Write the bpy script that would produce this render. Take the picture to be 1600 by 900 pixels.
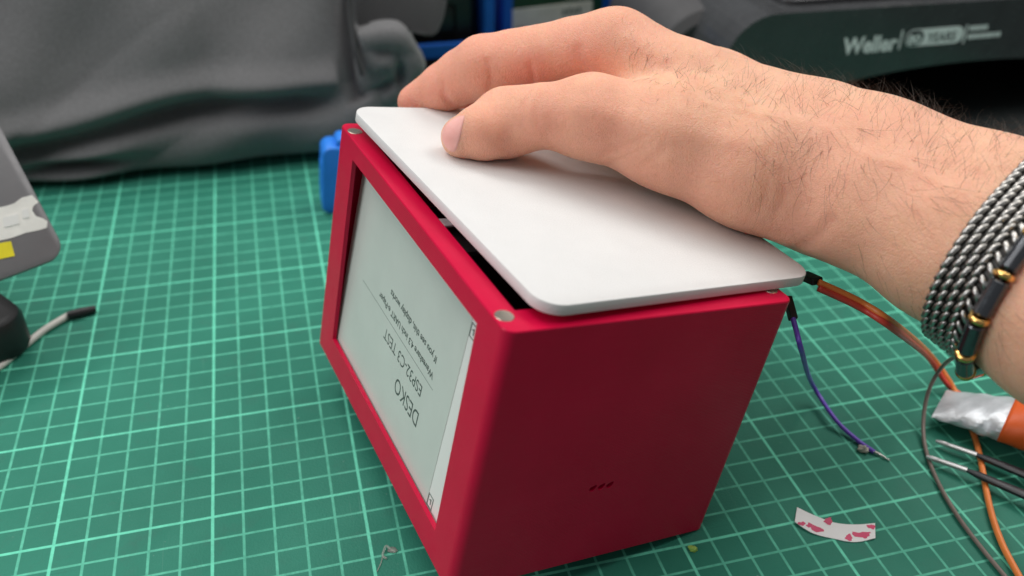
import bpy, bmesh, math, random
import numpy as np
from mathutils import Matrix, Vector
from mathutils.bvhtree import BVHTree

random.seed(7)
rng = np.random.default_rng(7)
S = 0.01                                   # everything below is laid out in centimetres
scene = bpy.context.scene
for o in list(bpy.data.objects):
    bpy.data.objects.remove(o, do_unlink=True)
COL = scene.collection

# ------------------------------------------------------------------ camera
CAM_R = np.array([[0.96656673, -0.25591800, 0.01596033],
                  [-0.13162976, -0.54863793, -0.82563310],
                  [0.22005081, 0.79592864, -0.56398160]])      # rows: right, down, forward
CAM_C = np.array([9.01322549, -22.91809937, 23.97842063])
FPX = 1426.05
cam_d = bpy.data.cameras.new('camera')
cam = bpy.data.objects.new('camera', cam_d)
COL.objects.link(cam)
mw = Matrix.Identity(4)
for r in range(3):
    mw[r][0] = CAM_R[0, r]; mw[r][1] = -CAM_R[1, r]; mw[r][2] = -CAM_R[2, r]; mw[r][3] = CAM_C[r] * S
cam.matrix_world = mw
cam_d.sensor_width = 36.0
cam_d.lens = 36.0 * FPX / 1600.0
cam_d.clip_start = 0.01
cam_d.clip_end = 50.0
cam_d.dof.use_dof = True
cam_d.dof.focus_distance = 0.285
cam_d.dof.aperture_fstop = 9.0
scene.camera = cam

# ------------------------------------------------------------------ light
world = bpy.data.worlds.new('World')
scene.world = world
world.use_nodes = True
world.node_tree.nodes['Background'].inputs[0].default_value = (0.92, 0.96, 1.0, 1)
world.node_tree.nodes['Background'].inputs[1].default_value = 0.19
def area(name, loc, target, sx, sy, power, col):
    d = bpy.data.lights.new(name, 'AREA'); d.shape = 'RECTANGLE'
    d.size = sx * S; d.size_y = sy * S; d.energy = power; d.color = col
    o = bpy.data.objects.new(name, d); COL.objects.link(o)
    o.location = Vector(loc) * S
    o.rotation_euler = (Vector(target) * S - o.location).to_track_quat('-Z', 'Y').to_euler()
    return o
area('overhead_lamp', (50, 26, 180), (50, 26, 0), 380, 150, 29, (1.0, 0.975, 0.94))
area('overhead_lamp', (150, 55, 165), (28, 0, 0), 120, 60, 13, (1.0, 0.975, 0.94))  # added fill from the right rear, brightens the mat right of the box
area('overhead_lamp', (-40, 125, 185), (12, 5, 0), 95, 36, 14, (1.0, 0.985, 0.965))
area('window_light', (-150, -5, 110), (12, 0, 5), 90, 90, 14, (0.97, 0.985, 1.0))
scene.view_settings.view_transform = 'Standard'
scene.view_settings.look = 'None'
scene.view_settings.exposure = 0.0
scene.view_settings.gamma = 1.0
scene.render.engine = 'CYCLES'

# ------------------------------------------------------------------ helpers
def ray(px, py):
    return CAM_R.T @ np.array([(px - 800) / FPX, (py - 450) / FPX, 1.0])
def at(px, py, depth):                     # point on a pixel's ray, depth along the lens axis (cm)
    return CAM_C + ray(px, py) * depth
def onz(px, py, z=0.0):
    d = ray(px, py); return CAM_C + d * (z - CAM_C[2]) / d[2]
def ony(px, py, y):
    d = ray(px, py); return CAM_C + d * (y - CAM_C[1]) / d[1]
def to_px(P):
    c = (np.asarray(P) - CAM_C) @ CAM_R.T
    return np.stack([800 + FPX * c[..., 0] / c[..., 2], 450 + FPX * c[..., 1] / c[..., 2]], -1), c[..., 2]

def mesh_of(name, verts, faces, smooth=False, sharp=None):
    me = bpy.data.meshes.new(name)
    me.from_pydata([tuple(float(c) * S for c in v) for v in verts], [], faces)
    bm = bmesh.new(); bm.from_mesh(me); bmesh.ops.recalc_face_normals(bm, faces=bm.faces); bm.to_mesh(me); bm.free()
    if smooth:
        me.polygons.foreach_set('use_smooth', [True] * len(me.polygons))
        if sharp: me.set_sharp_from_angle(angle=math.radians(sharp))
    me.update(); return me
def obj(name, me, mat=None, parent=None):
    o = bpy.data.objects.new(name, me); COL.objects.link(o)
    if mat and me is not None and not me.materials: me.materials.append(mat)
    if parent: o.parent = parent
    return o
def build(name, vf, mat, parent=None, smooth=False, sharp=None):
    return obj(name, mesh_of(name, vf[0], vf[1], smooth, sharp), mat, parent)
def empty(name, loc=(0, 0, 0), R=None):
    o = bpy.data.objects.new(name, None); COL.objects.link(o); o.empty_display_size = 0.01
    m = Matrix.Identity(4)
    for r in range(3):
        for c in range(3):
            m[r][c] = R[r][c] if R is not None else (1.0 if r == c else 0.0)
        m[r][3] = loc[r] * S
    o.matrix_world = m
    return o
def tag(o, label, cat, group=None, kind=None):
    o['label'] = label
    if cat: o['category'] = cat
    if group: o['group'] = group
    if kind: o['kind'] = kind
    return o
def merge(*vfs):
    V, F = [], []
    for v, f in vfs:
        n = len(V); V += [tuple(p) for p in v]; F += [tuple(i + n for i in q) for q in f]
    return V, F
def xf(vf, R=None, t=(0, 0, 0)):
    A = np.array(vf[0], float)
    if R is not None: A = A @ np.array(R).T
    return [tuple(p) for p in A + np.array(t)], vf[1]
def rotz(a):
    c, s = math.cos(a), math.sin(a); return np.array([[c, -s, 0], [s, c, 0], [0, 0, 1]])
def rotx(a):
    c, s = math.cos(a), math.sin(a); return np.array([[1, 0, 0], [0, c, -s], [0, s, c]])
def roty(a):
    c, s = math.cos(a), math.sin(a); return np.array([[c, 0, s], [0, 1, 0], [-s, 0, c]])
def rrect(x0, y0, x1, y1, r, seg=6, inset=0.0):
    x0 += inset; y0 += inset; x1 -= inset; y1 -= inset; r = max(r - inset, 0.001)
    P = []
    for cx, cy, a0 in ((x1 - r, y1 - r, 0), (x0 + r, y1 - r, 90), (x0 + r, y0 + r, 180), (x1 - r, y0 + r, 270)):
        for k in range(seg + 1):
            a = math.radians(a0 + 90 * k / seg); P.append((cx + r * math.cos(a), cy + r * math.sin(a)))
    return P
def loft(rings, cap=True, closed=False):
    n = len(rings[0]); V = [p for r in rings for p in r]; F = []
    m = len(rings)
    for i in range(m if closed else m - 1):
        a, b = i * n, ((i + 1) % m) * n
        for k in range(n):
            F.append((a + k, a + (k + 1) % n, b + (k + 1) % n, b + k))
    if cap and not closed:
        F.append(tuple(range(n))[::-1]); F.append(tuple((m - 1) * n + k for k in range(n)))
    return V, F
def slab(x0, y0, x1, y1, z0, z1, r=0.3, bev=0.05, seg=6, axis=2):
    rings = []
    for ins, z in ((bev, z0), (bev * .3, z0 + bev * .3), (0, z0 + bev), (0, z1 - bev), (bev * .3, z1 - bev * .3), (bev, z1)):
        rings.append([(x, y, z) for x, y in rrect(x0, y0, x1, y1, r, seg, ins)])
    V, F = loft(rings)
    if axis == 1: V = [(x, z, y) for x, y, z in V]
    if axis == 0: V = [(z, x, y) for x, y, z in V]
    return V, F
def spline(P, n=8):
    P = [np.array(p, float) for p in P]; out = []
    for i in range(len(P) - 1):
        p0 = P[max(i - 1, 0)]; p1 = P[i]; p2 = P[i + 1]; p3 = P[min(i + 2, len(P) - 1)]
        for k in range(n):
            t = k / n
            out.append(.5 * ((2 * p1) + (p2 - p0) * t + (2 * p0 - 5 * p1 + 4 * p2 - p3) * t * t + (3 * p1 - p0 - 3 * p2 + p3) * t ** 3))
    out.append(P[-1]); return out
def tube(P, rad, sides=10, cap=True):
    P = [np.array(p, float) for p in P]; n = len(P); rings = []
    if not hasattr(rad, '__len__'): rad = [rad] * n
    up = np.array([0.13, 0.21, 0.97]); 
    for i in range(n):
        t = P[min(i + 1, n - 1)] - P[max(i - 1, 0)]; t = t / (np.linalg.norm(t) + 1e-9)
        a = np.cross(t, up); a /= np.linalg.norm(a) + 1e-9; b = np.cross(a, t); 
        rings.append([tuple(P[i] + rad[i] * (math.cos(2 * math.pi * k / sides) * a + math.sin(2 * math.pi * k / sides) * b)) for k in range(sides)])
    return loft(rings, cap)
def cyl(c, axis, r, h, seg=24, bev=0.0):
    axis = np.array(axis, float); axis /= np.linalg.norm(axis); c = np.array(c, float)
    lv = [(r - bev, 0), (r, bev), (r, h - bev), (r - bev, h)] if bev else [(r, 0), (r, h)]
    ref = np.array([0, 0, 1.]) if abs(axis[2]) < .9 else np.array([1., 0, 0])
    a = np.cross(axis, ref); a /= np.linalg.norm(a); b = np.cross(axis, a)
    return loft([[tuple(c + axis * z + rr * (math.cos(2 * math.pi * k / seg) * a + math.sin(2 * math.pi * k / seg) * b)) for k in range(seg)] for rr, z in lv])
def boolean(o, cutters):
    for c in cutters:
        m = o.modifiers.new('cut', 'BOOLEAN'); m.operation = 'DIFFERENCE'; m.object = c; m.solver = 'EXACT'
    bpy.context.view_layer.update()
    dg = bpy.context.evaluated_depsgraph_get()
    me = bpy.data.meshes.new_from_object(o.evaluated_get(dg)); o.modifiers.clear(); o.data = me
    for c in cutters: bpy.data.objects.remove(c, do_unlink=True)
def text_mesh(name, body, width, height=None, extrude=0.004, bold=0.0):
    cu = bpy.data.curves.new(name, 'FONT'); cu.body = body; cu.size = 1.0; cu.offset = bold; cu.resolution_u = 4
    o = bpy.data.objects.new(name, cu); COL.objects.link(o); bpy.context.view_layer.update()
    me = bpy.data.meshes.new_from_object(o.evaluated_get(bpy.context.evaluated_depsgraph_get()))
    bpy.data.objects.remove(o, do_unlink=True)
    A = np.array([v.co[:] for v in me.vertices]); A -= A.min(0)
    k = width / A[:, 0].max(); kv = height / A[:, 1].max() if height else k
    A[:, 0] *= k; A[:, 1] *= kv
    F = [tuple(p.vertices) for p in me.polygons]; bpy.data.meshes.remove(me)
    return [tuple(a) for a in A], F                     # in the xy plane, lower left at the origin

# ------------------------------------------------------------------ materials
def srgb(r, g, b):
    return tuple(((c / 255) / 12.92 if c / 255 <= .04045 else ((c / 255 + .055) / 1.055) ** 2.4) for c in (r, g, b)) + (1,)
class NT:
    def __init__(s, name):
        s.m = bpy.data.materials.new(name); s.m.use_nodes = True; s.t = s.m.node_tree; s.n = s.t.nodes
        s.b = s.n['Principled BSDF']
    def new(s, t, **k):
        n = s.n.new(t)
        for a, v in k.items(): setattr(n, a, v)
        return n
    def link(s, a, b): s.t.links.new(a, b)
    def math(s, op, a, b=None, c=None):
        n = s.new('ShaderNodeMath', operation=op)
        for i, v in enumerate((a, b, c)):
            if v is None: continue
            if isinstance(v, (int, float)): n.inputs[i].default_value = v
            else: s.link(v, n.inputs[i])
        return n.outputs[0]
    def noise(s, scale, detail=4, rough=.6, vec=None):
        n = s.new('ShaderNodeTexNoise'); n.inputs['Scale'].default_value = scale; n.inputs['Detail'].default_value = detail
        n.inputs['Roughness'].default_value = rough
        if vec is None:
            if not hasattr(s, 'tc'): s.tc = s.new('ShaderNodeTexCoord')
            vec = s.tc.outputs['Object']
        s.link(vec, n.inputs['Vector']); return n.outputs['Fac']
    def ramp(s, fac, stops):
        n = s.new('ShaderNodeValToRGB'); e = n.color_ramp.elements
        while len(e) < len(stops): e.new(.5)
        for el, (p, c) in zip(e, stops): el.position = p; el.color = c if hasattr(c, '__len__') else (c, c, c, 1)
        s.link(fac, n.inputs[0]); return n.outputs[0]
    def mix(s, fac, a, b, mode='MIX'):
        n = s.new('ShaderNodeMix', data_type='RGBA', blend_type=mode)
        for sock, v in ((n.inputs[0], fac), (n.inputs[6], a), (n.inputs[7], b)):
            if isinstance(v, (int, float)): sock.default_value = v
            elif hasattr(v, '__len__'): sock.default_value = v
            else: s.link(v, sock)
        return n.outputs[2]
    def bump(s, h, strength=.2, dist=.001):
        n = s.new('ShaderNodeBump'); n.inputs['Strength'].default_value = strength; n.inputs['Distance'].default_value = dist
        s.link(h, n.inputs['Height']); s.link(n.outputs[0], s.b.inputs['Normal'])
    def set(s, **k):
        for a, v in k.items(): s.b.inputs[a.replace('_', ' ')].default_value = v
        return s
def plain(name, col, rough=.5, metal=0.0, var=.12, scale=60, bump=.1, **k):
    t = NT(name); t.set(Roughness=rough, Metallic=metal, **k)
    f = t.noise(scale * 1.0); lo = tuple(c * (1 - var) for c in col[:3]) + (1,); hi = tuple(min(c * (1 + var), 1) for c in col[:3]) + (1,)
    t.link(t.ramp(f, [(.3, lo), (.7, hi)]), t.b.inputs['Base Color'])
    t.link(t.ramp(t.noise(scale * 3), [(.3, max(rough - .06, 0)), (.7, min(rough + .06, 1))]), t.b.inputs['Roughness'])
    if bump: t.bump(t.noise(scale * 8), bump, .0005)
    return t.m

def mat_mat():
    t = NT('cutting_mat_vinyl'); tc = t.new('ShaderNodeTexCoord'); t.tc = tc
    sx = t.new('ShaderNodeSeparateXYZ'); t.link(tc.outputs['Object'], sx.inputs[0])
    def lines(period, half):
        out = []
        for ax in ('X', 'Y'):
            v = t.math('MULTIPLY', sx.outputs[ax], 100.0 / period)
            v = t.math('ADD', v, 1000.5)
            v = t.math('FRACT', v); v = t.math('SUBTRACT', v, .5); v = t.math('ABSOLUTE', v); v = t.math('MULTIPLY', v, period)
            r = t.new('ShaderNodeMapRange'); r.inputs[1].default_value = half + .012; r.inputs[2].default_value = half - .012
            r.inputs[3].default_value = 0; r.inputs[4].default_value = 1; t.link(v, r.inputs[0]); out.append(r.outputs[0])
        return t.math('MAXIMUM', *out)
    minor, major = lines(1.0, .044), lines(5.0, .053)
    base = t.mix(t.ramp(t.noise(18), [(.3, 0.0), (.7, 1.0)]), (0.026, 0.185, 0.126, 1), (0.036, 0.228, 0.158, 1))
    grime = t.ramp(t.noise(55, 6, .7), [(.55, 0.0), (.8, 1.0)])
    base = t.mix(t.math('MULTIPLY', grime, .5), base, (0.055, 0.15, 0.12, 1))
    # knife scratches: stretched noise
    mp = t.new('ShaderNodeMapping'); mp.inputs['Rotation'].default_value = (0, 0, .9); mp.inputs['Scale'].default_value = (900, 18, 1)
    t.link(tc.outputs['Object'], mp.inputs[0])
    scr = t.ramp(t.noise(1.0, 2, .5, mp.outputs[0]), [(.70, 0.0), (.76, 1.0)])
    scrp = t.math('MULTIPLY', scr, t.ramp(t.noise(9), [(.45, 0.0), (.6, .55)]))
    base = t.mix(scrp, base, (0.12, 0.30, 0.24, 1))
    mp2 = t.new('ShaderNodeMapping'); mp2.inputs['Rotation'].default_value = (0, 0, -.35); mp2.inputs['Scale'].default_value = (14, 1300, 1)
    t.link(tc.outputs['Object'], mp2.inputs[0])
    cut = t.math('MULTIPLY', t.ramp(t.noise(1.0, 2, .5, mp2.outputs[0]), [(.72, 0.0), (.77, 1.0)]), t.ramp(t.noise(7), [(.48, 0.0), (.62, .6)]))
    base = t.mix(cut, base, (0.02, 0.10, 0.075, 1))
    dust = t.ramp(t.noise(620, 2, .5), [(.74, 0.0), (.78, .5)])
    base = t.mix(dust, base, (0.25, 0.40, 0.34, 1))
    wear = t.ramp(t.noise(170, 5, .7), [(.3, .45), (.6, 1.0)])
    c = t.mix(t.math('MULTIPLY', t.math('MULTIPLY', minor, .72), wear), base, (0.16, 0.66, 0.46, 1))
    c = t.mix(t.math('MULTIPLY', t.math('MULTIPLY', major, .88), wear), c, (0.17, 0.74, 0.51, 1))
    t.link(c, t.b.inputs['Base Color'])
    t.link(t.ramp(t.noise(25, 5), [(.3, .42), (.7, .6)]), t.b.inputs['Roughness'])
    t.bump(t.math('SUBTRACT', t.noise(1100, 3), t.math('MULTIPLY', cut, .6)), .45, .0004)
    t.set(Specular_IOR_Level=.16)
    return t.m
def mat_red():
    t = NT('red_printed_plastic'); t.set(Roughness=.36, Specular_IOR_Level=.24)
    t.tc = t.new('ShaderNodeTexCoord')
    t.link(t.ramp(t.noise(40), [(.3, (0.58, 0.002, 0.043, 1)), (.7, (0.65, 0.003, 0.051, 1))]), t.b.inputs['Base Color'])
    sx = t.new('ShaderNodeSeparateXYZ'); t.link(t.tc.outputs['Object'], sx.inputs[0])
    w = t.math('SINE', t.math('MULTIPLY', sx.outputs['Z'], 2 * math.pi / .0006))
    mp = t.new('ShaderNodeMapping'); mp.inputs['Scale'].default_value = (60, 60, 1200); t.link(t.tc.outputs['Object'], mp.inputs[0])
    h = t.math('ADD', t.math('MULTIPLY', w, .5), t.noise(1.0, 3, .6, mp.outputs[0]))
    sc = t.ramp(t.noise(260, 3, .7), [(.58, 0.0), (.8, 1.0)])
    t.link(t.math('ADD', t.ramp(t.noise(28, 4, .65), [(.3, .30), (.7, .42)]), t.math('MULTIPLY', sc, .15)), t.b.inputs['Roughness'])
    t.bump(h, .45, .00012)
    return t.m
def mat_white():
    t = NT('white_printed_plastic'); t.set(Roughness=.55, Specular_IOR_Level=.25)
    t.link(t.ramp(t.noise(30), [(.3, (0.71, 0.705, 0.695, 1)), (.7, (0.76, 0.755, 0.745, 1))]), t.b.inputs['Base Color'])
    t.link(t.ramp(t.noise(45, 5, .7), [(.35, .44), (.7, .64)]), t.b.inputs['Roughness']); t.bump(t.noise(1500, 4, .7), .6, .0003); return t.m
def mat_skin():
    t = NT('skin'); a = t.new('ShaderNodeAttribute', attribute_name='flush')
    t.tc = t.new('ShaderNodeTexCoord')
    base = t.mix(t.ramp(t.noise(70, 5, .65), [(.3, 0.0), (.72, 1.0)]), (0.86, 0.475, 0.305, 1), (0.92, 0.545, 0.365, 1))
    base = t.mix(a.outputs['Fac'], base, (0.94, 0.285, 0.235, 1))
    spots = t.ramp(t.noise(330, 2), [(.66, 0.0), (.78, .35)])
    base = t.mix(spots, base, (0.50, 0.20, 0.13, 1))
    big = t.ramp(t.noise(34, 3, .6), [(.35, 0.0), (.7, .55)])
    base = t.mix(big, base, (0.84, 0.41, 0.29, 1))
    oli = t.ramp(t.noise(48, 3, .6, t.tc.outputs['Normal']), [(.5, 0.0), (.75, .4)])
    base = t.mix(oli, base, (0.80, 0.49, 0.30, 1))
    fine = t.ramp(t.noise(900, 3, .7), [(.35, .0), (.7, .17)])
    base = t.mix(fine, base, (0.60, 0.29, 0.18, 1))
    mot = t.ramp(t.noise(150, 4, .7), [(.42, 0.0), (.75, .42)])
    base = t.mix(mot, base, (0.74, 0.33, 0.23, 1))
    t.link(base, t.b.inputs['Base Color'])
    t.set(Roughness=.5, Subsurface_Weight=.55, Subsurface_Scale=.008, Specular_IOR_Level=.35)
    t.b.inputs['Subsurface Radius'].default_value = (1.0, .35, .18)
    v = t.new('ShaderNodeTexVoronoi', feature='DISTANCE_TO_EDGE'); v.inputs['Scale'].default_value = 1150
    mp = t.new('ShaderNodeMapping'); mp.inputs['Scale'].default_value = (1, 1.5, 1); t.link(t.tc.outputs['Object'], mp.inputs[0]); t.link(mp.outputs[0], v.inputs['Vector'])
    h = t.math('ADD', t.math('MULTIPLY', t.ramp(v.outputs['Distance'], [(0, 0.0), (.25, 1.0)]), .5), t.math('MULTIPLY', t.noise(420, 4), 1.2))
    v2 = t.new('ShaderNodeTexVoronoi', feature='DISTANCE_TO_EDGE'); v2.inputs['Scale'].default_value = 430
    mp2 = t.new('ShaderNodeMapping'); mp2.inputs['Scale'].default_value = (1.6, .8, 1); mp2.inputs['Rotation'].default_value = (0, 0, .7); t.link(t.tc.outputs['Object'], mp2.inputs[0])
    wv = t.new('ShaderNodeVectorMath', operation='ADD'); nz = t.new('ShaderNodeTexNoise'); nz.inputs['Scale'].default_value = 300; t.link(t.tc.outputs['Object'], nz.inputs['Vector'])
    sc_ = t.new('ShaderNodeVectorMath', operation='SCALE'); sc_.inputs['Scale'].default_value = .002; t.link(nz.outputs['Color'], sc_.inputs[0])
    t.link(mp2.outputs[0], wv.inputs[0]); t.link(sc_.outputs[0], wv.inputs[1]); t.link(wv.outputs[0], v2.inputs['Vector'])
    h = t.math('ADD', h, t.math('MULTIPLY', t.ramp(v2.outputs['Distance'], [(0, 0.0), (.12, 1.0)]), .32))
    t.bump(h, .5, .0004)
    return t.m
def mat_fabric(name, col):
    t = NT(name); t.set(Roughness=.82, Sheen_Weight=.25, Sheen_Roughness=.4); t.tc = t.new('ShaderNodeTexCoord')
    t.link(t.ramp(t.noise(900, 3), [(.3, tuple(c * .8 for c in col[:3]) + (1,)), (.7, tuple(c * 1.2 for c in col[:3]) + (1,))]), t.b.inputs['Base Color'])
    wx_ = t.new('ShaderNodeTexWave'); wx_.inputs['Scale'].default_value = 420; wx_.bands_direction = 'X'; t.link(t.tc.outputs['Object'], wx_.inputs['Vector'])
    wz_ = t.new('ShaderNodeTexWave'); wz_.inputs['Scale'].default_value = 420; wz_.bands_direction = 'Z'; t.link(t.tc.outputs['Object'], wz_.inputs['Vector'])
    h = t.math('ADD', t.math('ADD', wx_.outputs['Fac'], wz_.outputs['Fac']), t.noise(500, 4, .7))
    t.bump(h, .5, .0005); return t.m
M = dict(
    mat=mat_mat(), red=mat_red(), white=mat_white(), skin=mat_skin(),
    bag=mat_fabric('grey_bag_fabric', (0.165, 0.165, 0.168)), bagdark=mat_fabric('dark_bag_fabric', (0.035, 0.036, 0.038)),
    desk=plain('dark_desk', (0.018, 0.02, 0.02, 1), .6), black=plain('black_plastic', (0.012, 0.012, 0.013, 1), .45),
    housing=plain('charcoal_housing', (0.05, 0.052, 0.055, 1), .24, bump=.05), housing2=plain('grey_sleeve', (0.055, 0.054, 0.056, 1), .6),
    inside=plain('dark_interior', (0.008, 0.012, 0.012, 1), .7),
    eink=plain('display_film', (0.60, 0.635, 0.59, 1), .35, var=.03, bump=0), einkb=plain('display_border', (0.80, 0.80, 0.77, 1), .4, var=.03, bump=0),
    ink=plain('grey_ink', (0.09, 0.108, 0.098, 1), .5, bump=0), inkl=plain('pale_ink', (0.19, 0.225, 0.205, 1), .5, bump=0),
    magnet=plain('nickel_magnet', (0.72, 0.66, 0.55, 1), .3, 1.0, bump=.05), steel=plain('steel', (0.47, 0.455, 0.43, 1), .3, 1.0, var=.35, scale=400),
    gold=plain('gold', (0.85, 0.52, 0.17, 1), .22, 1.0, bump=0), hematite=plain('hematite', (0.10, 0.105, 0.115, 1), .16, .85, bump=.05),
    oxide=plain('blackened_steel', (0.03, 0.028, 0.026, 1), .45, .6),
    blue=plain('blue_plastic', (0.02, 0.22, 0.80, 1), .45), bluebin=plain('blue_bin_plastic', (0.006, 0.11, 0.52, 1), .45),
    card=plain('label_card', (0.72, 0.69, 0.60, 1), .7), print_=plain('white_print', (0.86, 0.87, 0.87, 1), .5, bump=0),
    green=plain('green_board', (0.02, 0.09, 0.035, 1), .5),
    laptop=plain('laptop_lid', (0.20, 0.196, 0.204, 1), .42, .3, var=.04, bump=.04), stick=plain('white_sticker', (0.82, 0.81, 0.76, 1), .5), yellow=plain('yellow_sticker', (0.80, 0.68, 0.01, 1), .5),
    orange=plain('orange_insulation', (0.95, 0.26, 0.06, 1), .4), redw=plain('red_insulation', (0.75, 0.075, 0.05, 1), .4), purple=plain('purple_insulation', (0.19, 0.09, 0.62, 1), .4),
    taupe=plain('taupe_insulation', (0.22, 0.17, 0.145, 1), .45), whitew=plain('white_insulation', (0.62, 0.60, 0.55, 1), .4),
    tip=plain('bare_tweezer_tip', (0.55, 0.55, 0.55, 1), .35, .7), tweez=plain('black_tweezer_coating', (0.02, 0.021, 0.026, 1), .4),
    foil=plain('silver_foil', (0.76, 0.79, 0.82, 1), .38, .45, bump=.3, scale=120), orcap=plain('orange_cap', (0.80, 0.12, 0.015, 1), .45),
    paper=plain('white_liner', (0.80, 0.79, 0.78, 1), .5, var=.03), pink=plain('red_liner_print', (0.62, 0.05, 0.14, 1), .5, var=.15), glue=plain('cloudy_glue', (0.55, 0.52, 0.44, 1), .3, bump=.4), bit=plain('yellow_green_plastic', (0.40, 0.62, 0.12, 1), .4),
    hair=plain('dark_hair', (0.06, 0.034, 0.02, 1), .45, bump=0), nail=None,
)
t = NT('dried_clear_glue'); t.set(Roughness=.35, Transmission_Weight=.55, Alpha=.5); t.link(t.ramp(t.noise(700), [(.3, (0.55, 0.56, 0.5, 1)), (.7, (0.75, 0.74, 0.68, 1))]), t.b.inputs['Base Color']); M['film'] = t.m
t = NT('fingernail'); t.set(Roughness=.48, Specular_IOR_Level=.3, Subsurface_Weight=.3, Subsurface_Scale=.003); t.b.inputs['Subsurface Radius'].default_value = (1, .4, .3)
t.link(t.ramp(t.noise(220), [(.3, (0.84, 0.40, 0.35, 1)), (.7, (0.90, 0.48, 0.43, 1))]), t.b.inputs['Base Color']); M['nail'] = t.m

# ------------------------------------------------------------------ setting
desk = build('desk', slab(-70, -45, 110, 110, -4.5, -.32, r=1, bev=.1), M['desk']); desk['kind'] = 'structure'
mat = tag(build('cutting_mat', slab(-30, -18, 62, 37, -.31, 0, r=1.2, bev=.04), M['mat'], smooth=False), 'green self-healing cutting mat with pale green grid lines', 'cutting mat')

# ------------------------------------------------------------------ red box
BR = np.array([[0.9624419034672922, -0.19653472291636645, 0.1872957157503676], [0.19350194353797548, 0.9804922335307218, 0.03452503197627138], [-0.1904273622599483, 0.0030137475215205843, 0.9816966624312191]])
BO = np.array([11.863, -6.3418, 1.795]); BD, BW, BH = 9.487, 13.251, 9.076
box = tag(empty('display_box', BO, BR), 'red plastic box tilted back on the mat, with a grey text display in its front', 'box')
rings = []
for ins, z in ((.03, 0), (0, .03), (0, BH - .03), (.03, BH)):
    rings.append([(x, y, z) for x, y in rrect(0, 0, BD, BW, .33, 8, ins)])
shell = build('shell', loft(rings), M['red'], box)
def cutter(x0, y0, z0, x1, y1, z1):
    c = build('cutter', slab(x0, y0, x1, y1, z0, z1, r=.02, bev=.005, seg=1), M['red']); c.matrix_world = box.matrix_world; return c
def hole_cut(y, z, s):
    P = []
    for k in range(14):
        a = 2 * math.pi * k / 14
        P.append((s * .105 * math.cos(a) + (.06 if 0 < a < 1.6 else 0), s * .095 * math.sin(a) + (.05 if 0 < a < 1.6 else 0)))
    c = build('cutter', loft([[(y + a, -.5, z + b) for a, b in P], [(y + a, .35, z + b) for a, b in P]]), M['red']); c.matrix_world = box.matrix_world; return c
bpy.context.view_layer.update()
boolean(shell, [cutter(.70, .93, .4, 8.9, 12.32, 12), cutter(-1, 1.45, 1.12, 1.5, 11.62, 8.42), cutter(.15, 1.15, .75, 1.5, 12.25, 8.66)]
        + [hole_cut(4.12 + .30 * k, 3.08, 1) for k in range(3)])
shell.data.polygons.foreach_set('use_smooth', [True] * len(shell.data.polygons)); shell.data.set_sharp_from_angle(angle=math.radians(25))
# display panel, leaning inside the recess
def pan(y, z, d=0.0): return (.20 + .05 * (z - .8) - d, y, z)
def pan_plate(y0, z0, y1, z1, d0, d1):
    V = [pan(y, z, d) for d in (d0, d1) for y, z in ((y0, z0), (y1, z0), (y1, z1), (y0, z1))]
    return V, [(0, 1, 2, 3), (4, 5, 6, 7), (0, 1, 5, 4), (1, 2, 6, 5), (2, 3, 7, 6), (3, 0, 4, 7)]
disp = build('display', pan_plate(1.2, .8, 11.95, 8.6, -.1, 0), M['einkb'], box)
disp['label'] = 'grey e-paper display showing upside-down text'
build('display_film', pan_plate(2.62, 1.0, 11.82, 8.55, .001, .012), M['eink'], disp)
for z in (7.45, 1.32):
    fr = [pan_plate(2.26, z - .22, 2.60, z - .19, .002, .016), pan_plate(2.26, z + .19, 2.60, z + .22, .002, .016), pan_plate(2.26, z - .19, 2.29, z + .19, .002, .016), pan_plate(2.57, z - .19, 2.60, z + .19, .002, .016), pan_plate(2.38, z - .1, 2.42, z + .1, .002, .016), pan_plate(2.42, z + .02, 2.49, z + .06, .002, .016)]
    build('corner_mark', merge(*fr), M['inkl'], disp)
def print_on_panel(vf, y0, zbase, mat_):
    V = [pan(y0 + u, zbase - v, .0145 + i * 1e-6) for i, (u, v, w) in enumerate(vf[0])]
    build('printed_line', (V, vf[1]), mat_, disp)
print_on_panel(text_mesh('t', 'DESKO', 1.98, .56, bold=.002), 4.29, 3.22, M['ink'])
print_on_panel(text_mesh('t', 'ESP32-C3 TEST', 3.34, .41, bold=.002), 4.46, 4.12, M['ink'])
build('rule', pan_plate(3.81, 4.455, 10.26, 4.475, .0125, .0145), M['inkl'], disp)
print_on_panel(text_mesh('a', 'Waveshare 4.3 inch UART e-Paper', 4.75, bold=.02), 3.97, 5.02, M['ink'])
print_on_panel(text_mesh('b', 'If you see this, display works', 3.90, bold=.02), 4.00, 5.60, M['ink'])
for x, y in ((.31, .74), (.31, 12.52), (9.12, .74), (9.12, 12.52)):
    build('magnet', cyl((x, y, BH - .25), (0, 0, 1), .265, .265, 28, .02), M['magnet'], box, True, 30)
# things inside, glimpsed through the slot
build('circuit_board', slab(2.0, 1.6, 8.2, 11.6, 6.4, 6.55, r=.2, bev=.02), M['black'], box)
build('bracket', slab(.72, 5.8, 2.2, 6.25, 8.86, 8.92, r=.04, bev=.01), M['print_'], box)
build('inner_clip', slab(.72, 4.75, 2.0, 6.0, 8.45, 8.6, r=.04, bev=.02), M['housing'], box)

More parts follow.
